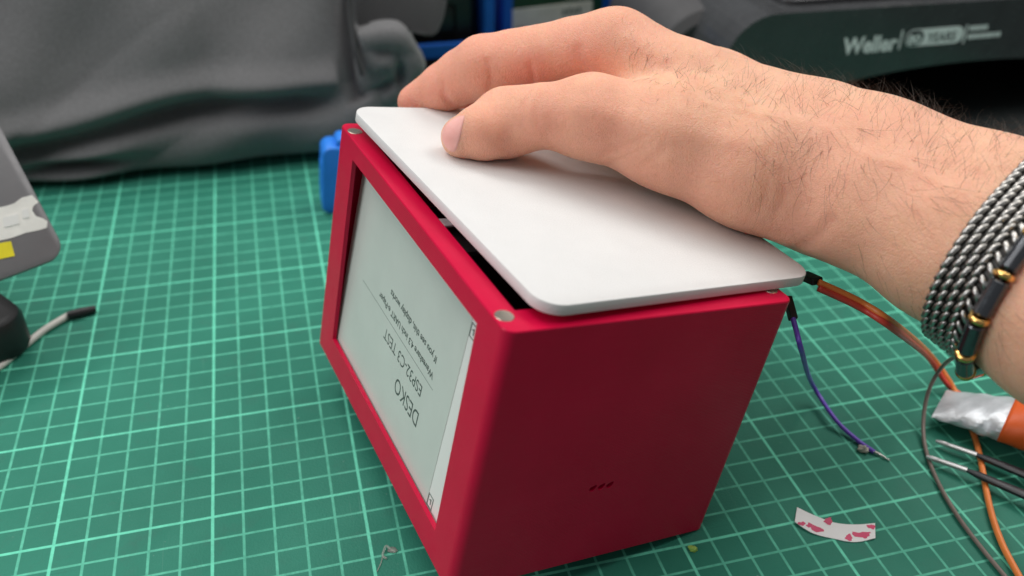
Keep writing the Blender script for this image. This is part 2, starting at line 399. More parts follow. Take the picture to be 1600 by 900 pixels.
# ------------------------------------------------------------------ white lid
RL = np.array([[0.9980533521533768, -0.058463849774313945, 0.021713694410995226], [0.0586551314139583, 0.9982439761966767, -0.00827886138668999], [-0.02119155053833761, 0.009536364958158577, 0.9997299515014871]])
LR = BR @ RL; LO = BR @ np.array([0.996, 0.098, 9.6457]) + BO; LD, LW, LT = 9.85, 13.0, .33
LN = LR[:, 2]
lid = build('box_lid', slab(0, 0, LD, LW, -LT, 0, r=.75, bev=.035, seg=10), M['white'], None, True, 35)
lm = Matrix.Identity(4)
for r in range(3):
    for c in range(3): lm[r][c] = LR[r, c]
    lm[r][3] = LO[r] * S
lid.matrix_world = lm
tag(lid, 'flat white rounded lid lying askew on top of the red box under the hand', 'lid')
def lid_h(P): return float((np.asarray(P) - LO) @ LN)
def above_lid(px, py, h):                  # depth at which a pixel's ray is h above the lid's top
    d = ray(px, py); return ((LO + LN * h - CAM_C) @ LN) / (d @ LN)

# ------------------------------------------------------------------ hand and forearm
def J(px, py, depth, rpx, rcm=None):
    return (at(px, py, depth), rpx * depth / FPX)
def Jl(px, py, h, rpx):
    return J(px, py, above_lid(px, py, h), rpx)
thumb = [Jl(723, 215, .60, 34), Jl(752, 207, .86, 45), Jl(790, 192, 1.12, 55), J(850, 181, 29.25, 50), J(925, 183, 29.2, 63)]
thenar = [J(925, 183, 29.2, 63), J(1050, 214, 29.0, 80), J(1180, 268, 28.6, 88), J(1290, 300, 28.4, 95)]
index = [J(962, 73, 31.0, 58), J(895, 80, 31.4, 51), J(800, 96, 31.9, 47), J(756, 103, 32.1, 48), J(722, 120, 32.7, 42), J(692, 137, 33.1, 38), J(652, 160, 33.7, 31)]
middle = [J(1008, 104, 33.1, 54), J(880, 104, 34.3, 46), J(795, 108, 35.0, 44), J(735, 145, 36.0, 38), J(695, 180, 36.3, 30)]
ring_f = [J(1050, 128, 34.8, 52), J(930, 122, 36.2, 43), J(850, 122, 37.0, 41), J(785, 158, 37.9, 35), J(745, 195, 38.1, 28)]
little = [J(1090, 160, 36.3, 48), J(1000, 130, 37.4, 38), J(935, 145, 38.0, 35), J(880, 172, 38.6, 30), J(845, 200, 38.7, 24)]
meta2 = [J(962, 73, 31.0, 58), J(1068, 144, 30.4, 76), J(1268, 238, 29.6, 103)]
meta3 = [J(1008, 104, 33.1, 54), J(1110, 150, 32.0, 70), J(1275, 235, 30.2, 98)]
meta4 = [J(1050, 128, 34.8, 52), J(1150, 168, 33.2, 64), J(1290, 245, 30.8, 90)]
meta5 = [J(1090, 160, 36.3, 48), J(1190, 195, 34.2, 60), J(1310, 265, 31.2, 84)]
palm = [J(1000, 160, 31.2, 55), J(1130, 215, 31.0, 70), J(1230, 255, 30.3, 80)]
armA = [J(1268, 238, 29.6, 104), J(1366, 272, 28.2, 112), J(1552, 345, 26.0, 125), J(1800, 452, 23.6, 150), J(2150, 610, 21.0, 185)]
armB = [J(1290, 300, 28.4, 94), J(1377, 321, 27.1, 102), J(1484, 380, 25.8, 117), J(1684, 506, 23.3, 138), J(2000, 705, 20.3, 165)]
chains = dict(thumb=thumb, index=index, middle=middle, ring=ring_f, little=little)
allp = np.array([p for c in [thumb, index, middle, ring_f, little, meta5, armA, armB] for p, r in c])
HS = .1
lo = allp.min(0) - 4.2; hi = allp.max(0) + 4.2
dims = np.ceil((hi - lo) / HS).astype(int) + 1
def rcone(P, a, ra, b, rb):
    ab = b - a; L2 = ab @ ab
    t = np.clip(((P - a) @ ab) / L2, 0, 1)
    d = P - a - t[..., None] * ab
    return np.sqrt((d * d).sum(-1)) - (ra + (rb - ra) * t)
def smin(a, b, k):
    h = np.maximum(k - np.abs(a - b), 0) / k
    return np.minimum(a, b) - h * h * k * .25
def blank(): return np.full(dims, 5.0, np.float32)
def add_chain(f, ch, k, margin=1.2):
    for (a, ra), (b, rb) in zip(ch[:-1], ch[1:]):
        m = max(ra, rb) + margin
        i0 = np.maximum(((np.minimum(a, b) - m - lo) / HS).astype(int), 0); i1 = np.minimum(((np.maximum(a, b) + m - lo) / HS).astype(int) + 1, dims)
        g = np.stack(np.meshgrid(*[lo[d] + HS * np.arange(i0[d], i1[d]) for d in range(3)], indexing='ij'), -1).astype(np.float32)
        s = tuple(slice(i0[d], i1[d]) for d in range(3))
        f[s] = smin(f[s], rcone(g, a.astype(np.float32), ra, b.astype(np.float32), rb), k)
    return f
fld = blank()
for c in (meta5, meta4, meta3, meta2, palm): add_chain(fld, c, .5)
fill = [J(1120, 205, 29.4, 78), J(1230, 245, 29.0, 92), J(1320, 275, 28.3, 98), J(1390, 300, 27.6, 100)]
for c in (thenar, fill, armA, armB): add_chain(fld, c, .7)
tf = add_chain(blank(), thumb, .12); fld = smin(fld, tf, .5)
ff = blank()
for c in (index, middle, ring_f, little):
    g_ = add_chain(blank(), c, .12); ff = smin(ff, g_, .06)
fld = smin(fld, ff, .35)
# pads flatten where they press on the lid
del tf, ff, g_
def surface_nets(f, org, h):
    s = f < 0
    sl = [slice(0, -1), slice(1, None)]
    cnt = np.zeros(tuple(np.array(f.shape) - 1), np.uint8)
    for i in (0, 1):
        for j in (0, 1):
            for k in (0, 1): cnt += s[sl[i], sl[j], sl[k]]
    act = (cnt > 0) & (cnt < 8)
    idx = np.full(cnt.shape, -1, np.int64); ijk = np.argwhere(act); idx[act] = np.arange(len(ijk))
    acc = np.zeros((len(ijk), 3)); n = np.zeros(len(ijk))
    C8 = [(i, j, k) for i in (0, 1) for j in (0, 1) for k in (0, 1)]
    for a in C8:
        for ax in range(3):
            if a[ax]: continue
            b = list(a); b[ax] = 1
            fa = f[tuple((ijk + a).T)]; fb = f[tuple((ijk + b).T)]; cr = (fa < 0) != (fb < 0)
            tt = np.where(cr, fa / (fa - fb + 1e-12), 0)
            pt = np.repeat(np.array(a, float)[None], len(ijk), 0); pt[:, ax] = tt
            acc += pt * cr[:, None]; n += cr
    V = org + h * (ijk + acc / n[:, None])
    F = []
    for ax in range(3):
        u, v = [(1, 2), (2, 0), (0, 1)][ax]
        a = [slice(0, -1) if d == ax else slice(None) for d in range(3)]; b = [slice(1, None) if d == ax else slice(None) for d in range(3)]
        cr = np.argwhere(s[tuple(a)] != s[tuple(b)])
        ok = (cr[:, u] > 0) & (cr[:, v] > 0) & (cr[:, u] < f.shape[u] - 1) & (cr[:, v] < f.shape[v] - 1); cr = cr[ok]
        eu = np.zeros(3, int); eu[u] = 1; ev = np.zeros(3, int); ev[v] = 1
        q = np.stack([idx[tuple((cr - eu - ev).T)], idx[tuple((cr - ev).T)], idx[tuple(cr.T)], idx[tuple((cr - eu).T)]], 1)
        flip = ~s[tuple(cr.T)]; q[flip] = q[flip][:, ::-1]; F.append(q)
    return V, np.concatenate(F)
HV, HF = surface_nets(fld, lo, HS)
del fld
def vnormals(V, F):
    n = np.cross(V[F[:, 2]] - V[F[:, 0]], V[F[:, 3]] - V[F[:, 1]]); N = np.zeros_like(V)
    for k in range(4): np.add.at(N, F[:, k], n)
    return N / (np.linalg.norm(N, axis=1, keepdims=True) + 1e-12)
def relax(V, F, it, lam=.5):
    E = np.concatenate([F[:, [0, 1]], F[:, [1, 2]], F[:, [2, 3]], F[:, [3, 0]]])
    for _ in range(it):
        A = np.zeros_like(V); c = np.zeros(len(V)); np.add.at(A, E[:, 0], V[E[:, 1]]); np.add.at(A, E[:, 1], V[E[:, 0]]); np.add.at(c, E[:, 0], 1); np.add.at(c, E[:, 1], 1)
        V = V + lam * (A / c[:, None] - V)
    return V
HV = relax(HV, HF, 4)
# pads flatten against the lid instead of sinking into it
loc = (HV - LO) @ LR
inside = (loc[:, 0] > -.1) & (loc[:, 0] < LD + .1) & (loc[:, 1] > -.1) & (loc[:, 1] < LW - .15) & (loc[:, 2] < .012) & (loc[:, 2] > -1.0)
HV[inside] += LN * (0.012 - loc[inside, 2])[:, None]
HN = vnormals(HV, HF)
bvh = BVHTree.FromPolygons([tuple(v) for v in HV], [tuple(q) for q in HF])
def on_skin(px, py):
    d = ray(px, py); hit = bvh.ray_cast(Vector(CAM_C), Vector(d))
    return np.array(hit[0]) if hit[0] is not None else None
# creases and folds: shallow grooves along traced lines
def groove(line, depth, width):
    P = [q for q in (on_skin(*p) for p in spline([np.array(p, float) for p in line], 8)) if q is not None]
    if len(P) < 2: return
    P = np.array(P); near = np.where(((HV > P.min(0) - max(.5, 3 * width)) & (HV < P.max(0) + max(.5, 3 * width))).all(1))[0]
    d = np.sqrt(((HV[near][:, None] - P[None]) ** 2).sum(-1)).min(1)
    HV[near] -= HN[near] * (depth * np.exp(-(d / width) ** 2))[:, None]
for ln in ([(826, 138), (833, 118), (828, 100)], [(764, 140), (768, 118), (762, 96)], [(708, 166), (697, 148), (692, 132)], [(702, 166), (691, 147)]):
    groove(ln, .055, .11)
groove([(918, 104), (908, 92), (903, 76)], .06, .16)
for ln in ([(846, 150), (838, 172), (842, 196)], [(826, 146), (817, 168), (820, 190)], [(938, 246), (975, 230), (1010, 214)], [(945, 262), (985, 244), (1020, 222)], [(1000, 262), (1040, 232)], [(1186, 330), (1200, 290), (1196, 262)], [(1210, 345), (1228, 300), (1222, 270)]):
    groove(ln, .028, .12)
groove([(1238, 392), (1275, 372), (1300, 345)], .05, .2)
def ridge(line, depth, width): groove(line, -depth, width)
ridge([(985, 60), (1060, 105), (1150, 150), (1240, 190)], .07, .32)      # tendon on the back of the hand
ridge([(900, 165), (990, 190), (1090, 215), (1180, 225)], .05, .35)
ridge([(1010, 105), (1060, 128), (1105, 160), (1160, 172), (1215, 186)], .035, .13)   # veins
ridge([(1100, 120), (1130, 150), (1160, 172)], .03, .12)
ridge([(1290, 200), (1350, 240), (1420, 262), (1500, 300)], .03, .14)
ridge([(1215, 215), (1240, 210), (1262, 212)], .06, .6)                   # wrist bone
wn = np.sin(HV @ np.array([2.1, 1.3, .7])) * np.sin(HV @ np.array([-.9, 1.8, 1.4]) + 1) * .025
HV += HN * wn[:, None]
HN = vnormals(HV, HF)
bvh = BVHTree.FromPolygons([tuple(v) for v in HV], [tuple(q) for q in HF])
person = obj('person', mesh_of('person', HV, [tuple(int(i) for i in q) for q in HF], True), M['skin'])
tag(person, 'bare right hand and hairy forearm pressing on the white lid', 'person')
# flushed skin towards the finger ends and the thumb pad
fl = np.zeros(len(HV))
for ch, s_ in ((index, 1.0), (middle, 1.0), (ring_f, 1.0), (little, 1.0)):
    for (p_, r_), w_ in zip(ch, np.linspace(.25, 1.0, len(ch))):
        fl = np.maximum(fl, w_ * s_ * np.exp(-(((HV - p_) ** 2).sum(1)) / (1.5 * r_) ** 2))
for p_, r_, w_ in ((at(800, 240, 29.6), 1.3, .42), (at(725, 235, 29.6), 1.0, .45), (at(765, 220, 29.3), 1.5, .42), (at(850, 205, 28.6), 1.5, .38), (at(940, 215, 28.4), 1.7, .36), (at(1090, 290, 28.0), 1.8, .3), (at(1250, 300, 26.9), 1.4, .25), (at(905, 90, 30.6), 1.3, .5), (at(830, 125, 31.2), 1.3, .75), (at(1235, 385, 27.6), 2.0, .35), (at(1000, 265, 28.5), 1.8, .3)):
    fl = np.maximum(fl, w_ * np.exp(-(((HV - p_) ** 2).sum(1)) / r_ ** 2))
at_ = person.data.attributes.new('flush', 'FLOAT', 'POINT'); at_.data.foreach_set('value', fl.astype(np.float32))

# thumbnail: a thin plate following the end of the thumb
def inpoly(P, poly):
    x, y = P[:, 0], P[:, 1]; r = np.zeros(len(P), bool); n = len(poly); j = n - 1
    for i in range(n):
        xi, yi = poly[i]; xj, yj = poly[j]
        r ^= ((yi > y) != (yj > y)) & (x < (xj - xi) * (y - yi) / (yj - yi + 1e-9) + xi); j = i
    return r
# sampled finely from the skin so its edge is clean
nail_poly = [(726, 181), (724, 190), (721.5, 202), (719, 214), (715.5, 226), (711, 236), (704, 236), (697, 230), (692, 221), (690.5, 212), (692.5, 203), (698, 194), (708, 186), (717, 181.5)]
cen = np.array(nail_poly).mean(0); pts = spline([np.array(q, float) for q in nail_poly + nail_poly[:1]], 4)[:-1]
V, F = [], []; nr = 7; npn = len(pts)
ok = True
for lev in range(nr + 1):
    for q in pts:
        w = cen + (q - cen) * (1 - lev / (nr + .5)); h_ = None
        for sh in (0, .03, .06, .1, .15, .2, .3):
            ww = w + (cen - w) * sh; d = ray(*ww); h_ = bvh.ray_cast(Vector(CAM_C), Vector(d))
            if h_[0] is not None and np.linalg.norm(np.array(h_[0]) - CAM_C) < 36 : break
        edge = .006 if lev == 0 else .03
        V.append(tuple(np.array(h_[0]) + np.array(h_[1]) * edge))
for lev in range(nr):
    for k in range(npn): F.append((lev * npn + k, lev * npn + (k + 1) % npn, (lev + 1) * npn + (k + 1) % npn, (lev + 1) * npn + k))
F.append(tuple(nr * npn + k for k in range(npn)))
build('thumbnail', (V, F), M['nail'], person, True)

# hair
tri_a = np.linalg.norm(np.cross(HV[HF[:, 2]] - HV[HF[:, 0]], HV[HF[:, 3]] - HV[HF[:, 1]]), axis=1) / 2
fc = HV[HF].mean(1); fnv = np.cross(HV[HF[:, 2]] - HV[HF[:, 0]], HV[HF[:, 3]] - HV[HF[:, 1]]); fnv /= np.linalg.norm(fnv, axis=1, keepdims=True) + 1e-12
fpx, fdep = to_px(fc)
RIGHT, DOWN, FWD = CAM_R
up_n = fnv @ -DOWN; toc = fnv @ -FWD
x_, y_ = fpx[:, 0], fpx[:, 1]
top_y = np.interp(x_, [940, 960, 1000, 1100, 1200, 1300, 1400, 1500, 1600, 2000], [14, 12, 28, 75, 105, 135, 165, 195, 228, 360])
dd = y_ - top_y                                    # distance below the upper outline
wgt = np.zeros(len(fc))
m_ = (x_ > 950) & (x_ < 1300); wgt[m_] = .95 * np.exp(-((dd[m_] - 58) / 30) ** 2) * np.clip((x_[m_] - 950) / 60, 0, 1)
m_ = (x_ > 1130); wgt[m_] = np.maximum(wgt[m_], .55 * np.clip((x_[m_] - 1130) / 200, 0, 1) * np.exp(-(np.maximum(dd[m_] - 90, 0) / 75) ** 2))
wgt = np.maximum(wgt, .9 * np.exp(-(((x_ - 1255) / 60) ** 2 + ((y_ - 225) / 45) ** 2)))
wgt = np.maximum(wgt, .35 * np.exp(-(((x_ - 825) / 22) ** 2 + ((y_ - 146) / 9) ** 2)))
wgt = np.maximum(wgt, .16 * (x_ > 1330) * (x_ < 2100) * (dd > 0) * (dd < 330))
wgt[(toc < -.35) & (x_ < 1130)] = 0; wgt[(toc < -.2)] *= .8; wgt[(toc < .2) & (dd > 150)] = 0
pr = tri_a * wgt; pr /= pr.sum()
HVt, HFt = [], []
for fi in rng.choice(len(fc), 3300, p=pr):
    nrm = fnv[fi]; q = HF[fi]; w = rng.dirichlet((1, 1, 1, 1)); root = (HV[q] * w[:, None]).sum(0)
    x, y = fpx[fi]
    ang = np.interp(x, [820, 1000, 1120, 1200, 1270, 1340, 1450, 1600], [110, 125, 108, 70, 128, 62, 52, 60]) + rng.normal(0, 19)
    if up_n[fi] > .55 and x > 1050:
        ang = -62 + rng.normal(0, 30)
        lift = .75
    else: lift = .22
    a = math.radians(ang); d = RIGHT * math.cos(a) + DOWN * math.sin(a)
    d = d - nrm * (d @ nrm); d = d / (np.linalg.norm(d) + 1e-9)
    side = np.cross(nrm, d)
    L = (rng.uniform(.35, .8) if x < 1160 else rng.uniform(.6, 1.7)) * (.6 if lift > .5 else 1)
    if x < 870: L = rng.uniform(.2, .4)
    bend = rng.normal(.12, .32); r0 = rng.choice([.0022, .0028, .0036, .0046]); nseg = 6
    ctl = []
    for s_ in range(nseg + 1):
        u = s_ / nseg
        ctl.append(root - nrm * .02 + d * L * u * (1 - .12 * u) + side * bend * L * u * u + nrm * (lift * L * (u - .55 * u * u) if lift < .5 else lift * L * (u - .35 * u * u)))
    base = len(HVt)
    for i, c in enumerate(ctl):
        r_ = r0 * (1 - .85 * i / nseg)
        for k in range(3):
            aa = 2 * math.pi * k / 3; HVt.append(tuple(c + r_ * (math.cos(aa) * side + math.sin(aa) * nrm)))
    for i in range(nseg):
        for k in range(3): HFt.append((base + 3 * i + k, base + 3 * i + (k + 1) % 3, base + 3 * i + 3 + (k + 1) % 3, base + 3 * i + 3 + k))
me = bpy.data.meshes.new('arm_hair'); me.from_pydata([tuple(c * S for c in v) for v in HVt], [], HFt); me.update()
ah = obj('arm_hair', me, M['hair'], person); ah['kind'] = 'stuff'

# ------------------------------------------------------------------ bracelets on the wrist
axp = lambda px, py, dep: at(px, py, dep)
c0 = (at(1552, 345, 26.0) + at(1530, 409, 25.2)) / 2
c1 = (at(1366, 272, 28.2) + at(1377, 321, 27.1)) / 2
AX = c0 - c1; AX /= np.linalg.norm(AX)
def ring_frame(center, tilt=(0, 0)):
    e1 = -FWD - AX * (-FWD @ AX); e1 /= np.linalg.norm(e1); e2 = np.cross(AX, e1)
    return e1, e2
E1, E2 = ring_frame(c0)
NR = 240
def ring_radii(center):
    R_ = []
    for k in range(NR):
        th = 2 * math.pi * k / NR; d = E1 * math.cos(th) + E2 * math.sin(th)
        h_ = bvh.ray_cast(Vector(center), Vector(d)); R_.append(h_[3] if h_[0] is not None else 2.6)
    R_ = np.array(R_)
    for _ in range(12): R_ = (np.roll(R_, 1) + R_ + np.roll(R_, -1)) / 3
    return R_
def ring_point(center, R_, th, off, along):
    k = (th / (2 * math.pi) * NR) % NR; k0 = int(k); f_ = k - k0
    r = R_[k0 % NR] * (1 - f_) + R_[(k0 + 1) % NR] * f_ + off
    return center + AX * along + (E1 * math.cos(th) + E2 * math.sin(th)) * r
cA = c0 + AX * .74
RA = ring_radii(cA); RA_lo = ring_radii(cA - AX * .8); RA_hi = ring_radii(cA + AX * .8)
def chain_pt(th, off, al):
    w = (al + .8) / 1.6; r = RA_lo * (1 - w) + RA_hi * w
    return ring_point(cA, r, th, off, al)
chain = tag(empty('chain_bracelet', cA - np.array([0, 0, 3.0])), 'wide silver woven chain bracelet round the wrist', 'bracelet')
chain0 = cA - np.array([0, 0, 3.0])
bandV = []
for th in np.linspace(0, 2 * math.pi, 97)[:-1]:
    bandV.append([tuple(chain_pt(th, o_, a_) - chain0) for o_, a_ in ((.02, -.62), (.11, -.62), (.11, .62), (.02, .62))])
build('band', loft(bandV, closed=True), M['oxide'], chain)
# one link: a fat S-curved wire bead
lk = []
for k in range(9):
    u = -1 + 2 * k / 8; rr = .086 * math.sqrt(max(1 - (abs(u) ** 3) * .8, .05))
    lk.append(([u * .215, .03 * math.sin(u * 2.2), .065 * (1 - u * u)], rr))
link_vf = tube([p for p, r in lk], [r for p, r in lk], 8)
link_me = mesh_of('link', *link_vf, True); link_me.materials.append(M['steel'])
ROWS = 60; COLS = 5
for i in range(ROWS):
    for j in range(COLS):
        al = -.52 + 1.04 * j / (COLS - 1); th = 2 * math.pi * (i + .5 * (j % 2)) / ROWS
        P0 = chain_pt(th, .13, al); tn = chain_pt(th + .03, .13, al) - chain_pt(th - .03, .13, al); tn /= np.linalg.norm(tn)
        on = np.cross(AX, tn); on /= np.linalg.norm(on)
        if on @ (P0 - cA) < 0: on = -on
        ang = math.radians(-32)
        if j == COLS - 1: ang = math.radians(32)
        xd = tn * math.cos(ang) + AX * math.sin(ang); yd = np.cross(on, xd)
        o = bpy.data.objects.new('link', link_me); COL.objects.link(o); o.parent = chain
        m = Matrix.Identity(4)
        for r in range(3): m[r][0] = xd[r]; m[r][1] = yd[r]; m[r][2] = on[r]; m[r][3] = (P0 - chain0)[r] * S
        o.matrix_local = m
cB = c0 + AX * 1.52
RB = ring_radii(cB)
bead0 = cB - np.array([0, 0, 3.0])
beads = tag(empty('bead_bracelet', bead0), 'thin bracelet of dark grey cylinder beads with gold rings beside the silver chain', 'bracelet')
TILT = .08
def bead_pt(th, off=.27): 
    g = .22 * max(0, math.sin(th)) 
    return ring_point(cB, RB, th, off, TILT * math.sin(th + .4)) + np.array([0, 0, -g * .5])
ths = np.linspace(0, 2 * math.pi, 721); pp = np.array([bead_pt(t_) for t_ in ths]); cl = np.r_[0, np.cumsum(np.linalg.norm(np.diff(pp, axis=0), axis=1))]
NB = int(round(cl[-1] / 1.27)); step = cl[-1] / NB
def along(s): t_ = np.interp(s % cl[-1], cl, ths); return bead_pt(t_)
build('cord', loft([[tuple(p + .05 * (math.cos(a) * np.array([0, 0, 1.]) + math.sin(a) * AX) - bead0) for a in np.linspace(0, 2 * math.pi, 7)[:-1]] for p in pp[:-1:6]], closed=True), M['black'], beads, True)
for k in range(NB):
    s0 = k * step + .35
    a, b = along(s0 + .10), along(s0 + step - .16); ax_ = b - a; L = np.linalg.norm(ax_)
    build('cylinder_bead', cyl(a - bead0, ax_, .235, L, 20, .035), M['hematite'], beads, True, 35)
    a = along(s0 - .12); b = along(s0 + .06); ax_ = b - a
    build('gold_ring', cyl(a - bead0, ax_, .265, np.linalg.norm(ax_), 20, .05), M['gold'], beads, True, 50)

# ------------------------------------------------------------------ grey bag
bx0, bx1 = -24.0, 17.8
bag = tag(empty('fabric_bag', (0, 32, 0)), 'slumped dark grey fabric bag with folds along its base, behind the mat', 'bag')
def bag_profile(t):                        # closed loop in (y, z), front at small y
    P = [(28.5, .25), (26.6, .35), (25.6, 1.2), (25.4, 2.4), (26.0, 3.8), (26.6, 5.5), (28.2, 9), (30.5, 14), (33, 19), (36, 22), (40, 22), (43, 18), (44, 10), (43.5, 3), (41, .4), (34, .2)]
    n = len(P); k = t * n; i = int(k) % n; f_ = k - int(k)
    p = [np.array(P[(i + d) % n], float) for d in (-1, 0, 1, 2)]
    return .5 * ((2 * p[1]) + (p[2] - p[0]) * f_ + (2 * p[0] - 5 * p[1] + 4 * p[2] - p[3]) * f_ ** 2 + (3 * p[1] - p[0] - 3 * p[2] + p[3]) * f_ ** 3)
def bagpt(x, t):
    y, z = bag_profile(t); u = (x - (bx0 + bx1) / 2) / ((bx1 - bx0) / 2)
    s = (max(1 - abs(u) ** 9, 0)) ** .42
    cy, cz = 35.5, 9.5 - 6.5 * max(0, (abs(u) - .8) / .2)
    cz = max(cz, 2.5)
    front = max(0.0, (34 - y) / 9)
    # folds of the front
    f = 0
    zc = 3.2 + .06 * (x - 3) + .45 * math.sin(x * .33)
    if x < 12.5:
        f += 1.15 * math.exp(-((z - zc) / .55) ** 2) * min(1, max(0, (12.5 - x) / 2.5))
        f -= .75 * math.exp(-((z - zc - 1.2) / .7) ** 2)
    f += 1.5 * math.exp(-((z - 1.35 - .05 * x) / .38) ** 2) * math.exp(-((x + 2.3) / 2.4) ** 2)
    f -= .5 * math.exp(-((z - .6) / .5) ** 2) * math.exp(-((x + 1.5) / 3) ** 2)
    f += .45 * math.sin(x * .42 + z * .35) * math.exp(-((z - 9) / 5) ** 2) + .22 * math.sin(x * .9 - z * .8 + 1)
    f += .9 * math.exp(-((x - 13.4) / .45) ** 2) * (z > 3)
    f += .5 * math.exp(-(((x - 15.6) / .7) ** 2 + ((z - 5.2) / 1.3) ** 2)) - .4 * math.exp(-(((x - 14.6) / .5) ** 2 + ((z - 5.6) / 1.5) ** 2))
    cr = abs(math.sin(x * .31 + .9 * math.sin(z * .23 + 1.3) + z * .17)) ; f += .22 * (1 - cr) ** 4 * min(1, z / 4)
    cr = abs(math.sin(x * .13 - z * .52 + 1.1 * math.sin(x * .21))) ; f += .12 * (1 - cr) ** 5
    y = y + f * front
    return (x, cy + (y - cy) * (s * .75 + .25 * (s > 0) * s), max(.06, cz + (z - cz) * s))
us = [(bx0 + bx1) / 2 + (bx1 - bx0) / 2 * math.copysign(1 - (1 - abs(q)) ** 1.35, q) for q in np.linspace(-.9999, .9999, 190)]
ts = np.concatenate([np.linspace(0, .5, 110), np.linspace(.5, 1, 30)[1:-1]])
rings = [[tuple(np.array(bagpt(x, t_)) - np.array([0, 32, 0])) for t_ in ts] for x in us]
build('body', loft(rings), M['bag'], bag, True)
pk = ony(612, 112, 27.0)
po = spline([ony(*q, 27.0) for q in ((556, 48), (596, 40), (632, 45), (654, 74), (667, 104), (652, 132), (612, 172), (578, 186), (558, 150), (556, 48))], 10)[:-1]
pcx = np.mean(po, 0); rings = []
for dy, sc in ((3.0, .9), (1.5, .97), (.4, 1.0), (-.1, .985), (-.45, .94), (-.65, .86), (-.75, .74), (-.8, .6), (-.8, .45), (-.78, .3), (-.76, .15), (-.75, .03)):
    rg_ = []
    for q in po:
        w = pcx + (q - pcx) * sc; X, Z = w[0] - pcx[0], w[2] - pcx[2]
        dn = 0
        if dy < .2:
            dn = .75 * math.exp(-(((X - .45) / .28) ** 2 + ((Z + .3) / .8) ** 2)) + .5 * math.exp(-(((X + .4) / .8) ** 2 + ((Z + .75 - .3 * X) / .22) ** 2)) + .35 * math.exp(-(((X + .2) / 1.0) ** 2 + ((Z - 1.0 + .2 * X) / .25) ** 2)) - .2 * math.exp(-(((X + .5) / .8) ** 2 + ((Z - .4) / .4) ** 2))
        rg_.append(tuple(w + np.array([0, dy + dn + .3, 0]) - np.array([0, 32, 0])))
    rings.append(rg_)
build('side_pocket', loft(rings), M['bag'], bag, True)
fp = [ony(556, -40, 29), ony(560, 42, 27.6), ony(620, 45, 27.4), ony(684, 52, 28.5), ony(690, -40, 31)]
fl_ = []
for k, (dy, sc) in enumerate(((0, .97), (-.25, 1), (-.5, .98), (-.6, .93))):
    cc = np.mean(fp, 0)
    fl_.append([tuple(cc + (q - cc) * sc + np.array([0, dy + .5, 0]) - np.array([0, 32, 0])) for q in spline(fp + fp[:1], 8)[:-1]])
build('top_flap', loft(fl_), M['bagdark'], bag, True, 50)
build('seam_piping', tube(spline([ony(543, -60, 28.6) , ony(548, 20, 27.6), ony(556, 80, 26.6), ony(566, 118, 26.2)], 8), .16, 8), M['bagdark'], bag, True)
for o in bag.children:
    if o.name.startswith('seam_piping'): o.data.transform(Matrix.Translation((0, -.32, 0)))

# ------------------------------------------------------------------ soldering station at the back right
Y0 = 22.0
st = tag(empty('soldering_station', (50, Y0, 0)), 'charcoal housing with a wide arch and white lettering, behind the forearm', 'tool station')
def stl(P): return [(x - 50, y - Y0, z) for x, y, z in P]
prof = [(33.5, 0)]
prof += [(33.5, 3.0)] + [(36.5 - 3.0 * math.cos(a), 5.2 + 3.0 * math.sin(a)) for a in np.linspace(0, math.pi / 2, 10)]
prof += [(66, 8.0), (68.5, 7.4), (70, 5.5), (70, 0), (66.2, 0)]
prof += [(50.3 + 15.9 * math.cos(a), 4.45 * math.sin(a) ** .9) for a in np.linspace(0.02, math.pi - .02, 40)]
prof += [(34.4, 0)]
rr_ = []
pc = np.array([50, 6.5])
for dy, ins in ((0.35, .0), (.0, .18)):
    pass
front = [(x, Y0 + (8.2 - z) * -.04 + .0, z) for x, z in prof]
back = [(x, Y0 + 12, z) for x, z in prof]
n = len(prof)
Vs = stl(front) + stl(back)
Fs = [(k, (k + 1) % n, n + (k + 1) % n, n + k) for k in range(n)]
fm = bmesh.new()
vs = [fm.verts.new(Vector(v)) for v in Vs]
for q in Fs: fm.faces.new([vs[i] for i in q])
fa = fm.faces.new([vs[i] for i in range(n)]); fb = fm.faces.new([vs[n + i] for i in range(n)][::-1])
bmesh.ops.triangulate(fm, faces=[fa, fb])
bmesh.ops.recalc_face_normals(fm, faces=fm.faces)
bmesh.ops.scale(fm, vec=(S, S, S), verts=fm.verts)
hm = bpy.data.meshes.new('housing'); fm.to_mesh(fm and hm); fm.free()
hs = obj('housing', hm, M['housing'], st)
bv = hs.modifiers.new('bevel', 'BEVEL'); bv.width = .0018; bv.segments = 3; bv.limit_method = 'ANGLE'; bv.angle_limit = math.radians(45)
build('arch_back', slab(33.7 - 50, .1, 69.8 - 50, 6.0, 10.5, 11.0, r=.1, bev=.05, axis=1), M['inside'], st)
build('top_tray', merge(slab(37.5 - 50, 1.2, 66 - 50, 11.5, 8.15, 8.5, r=.8, bev=.1), slab(38.5 - 50, 5.5, 65 - 50, 11.2, 8.5, 11.5, r=.8, bev=.3)), M['housing'], st, True, 40)
build('side_sleeve', xf(cyl((0, 0, 0), (0, 1, .12), 3.6, 9, 36, .5), None, (35.0 - 50, 4.5, 3.65)), M['housing2'], st, True, 40)
build('dark_floor_plate', slab(34.2 - 50, -4.2, 69.5 - 50, 10.4, .01, .35, r=.6, bev=.1), M['inside'], st)  # near-black plate added over the mat so the arch floor is dark
def on_face(vf, px, py, off=.012):
    p0 = ony(px, py, Y0 - .07)
    V = [(p0[0] - 50 + u, -.04 * (8.2 - (p0[2] + v)) - off - w, p0[2] + v) for u, v, w in vf[0]]
    return V, vf[1]
wx = lambda a, b, py: float(ony(b, py, Y0)[0] - ony(a, py, Y0)[0])
build('lettering', on_face(text_mesh('w', 'Weller', wx(1312, 1396, 70), 1.0, bold=.035), 1313.5, 86), M['print_'], st)
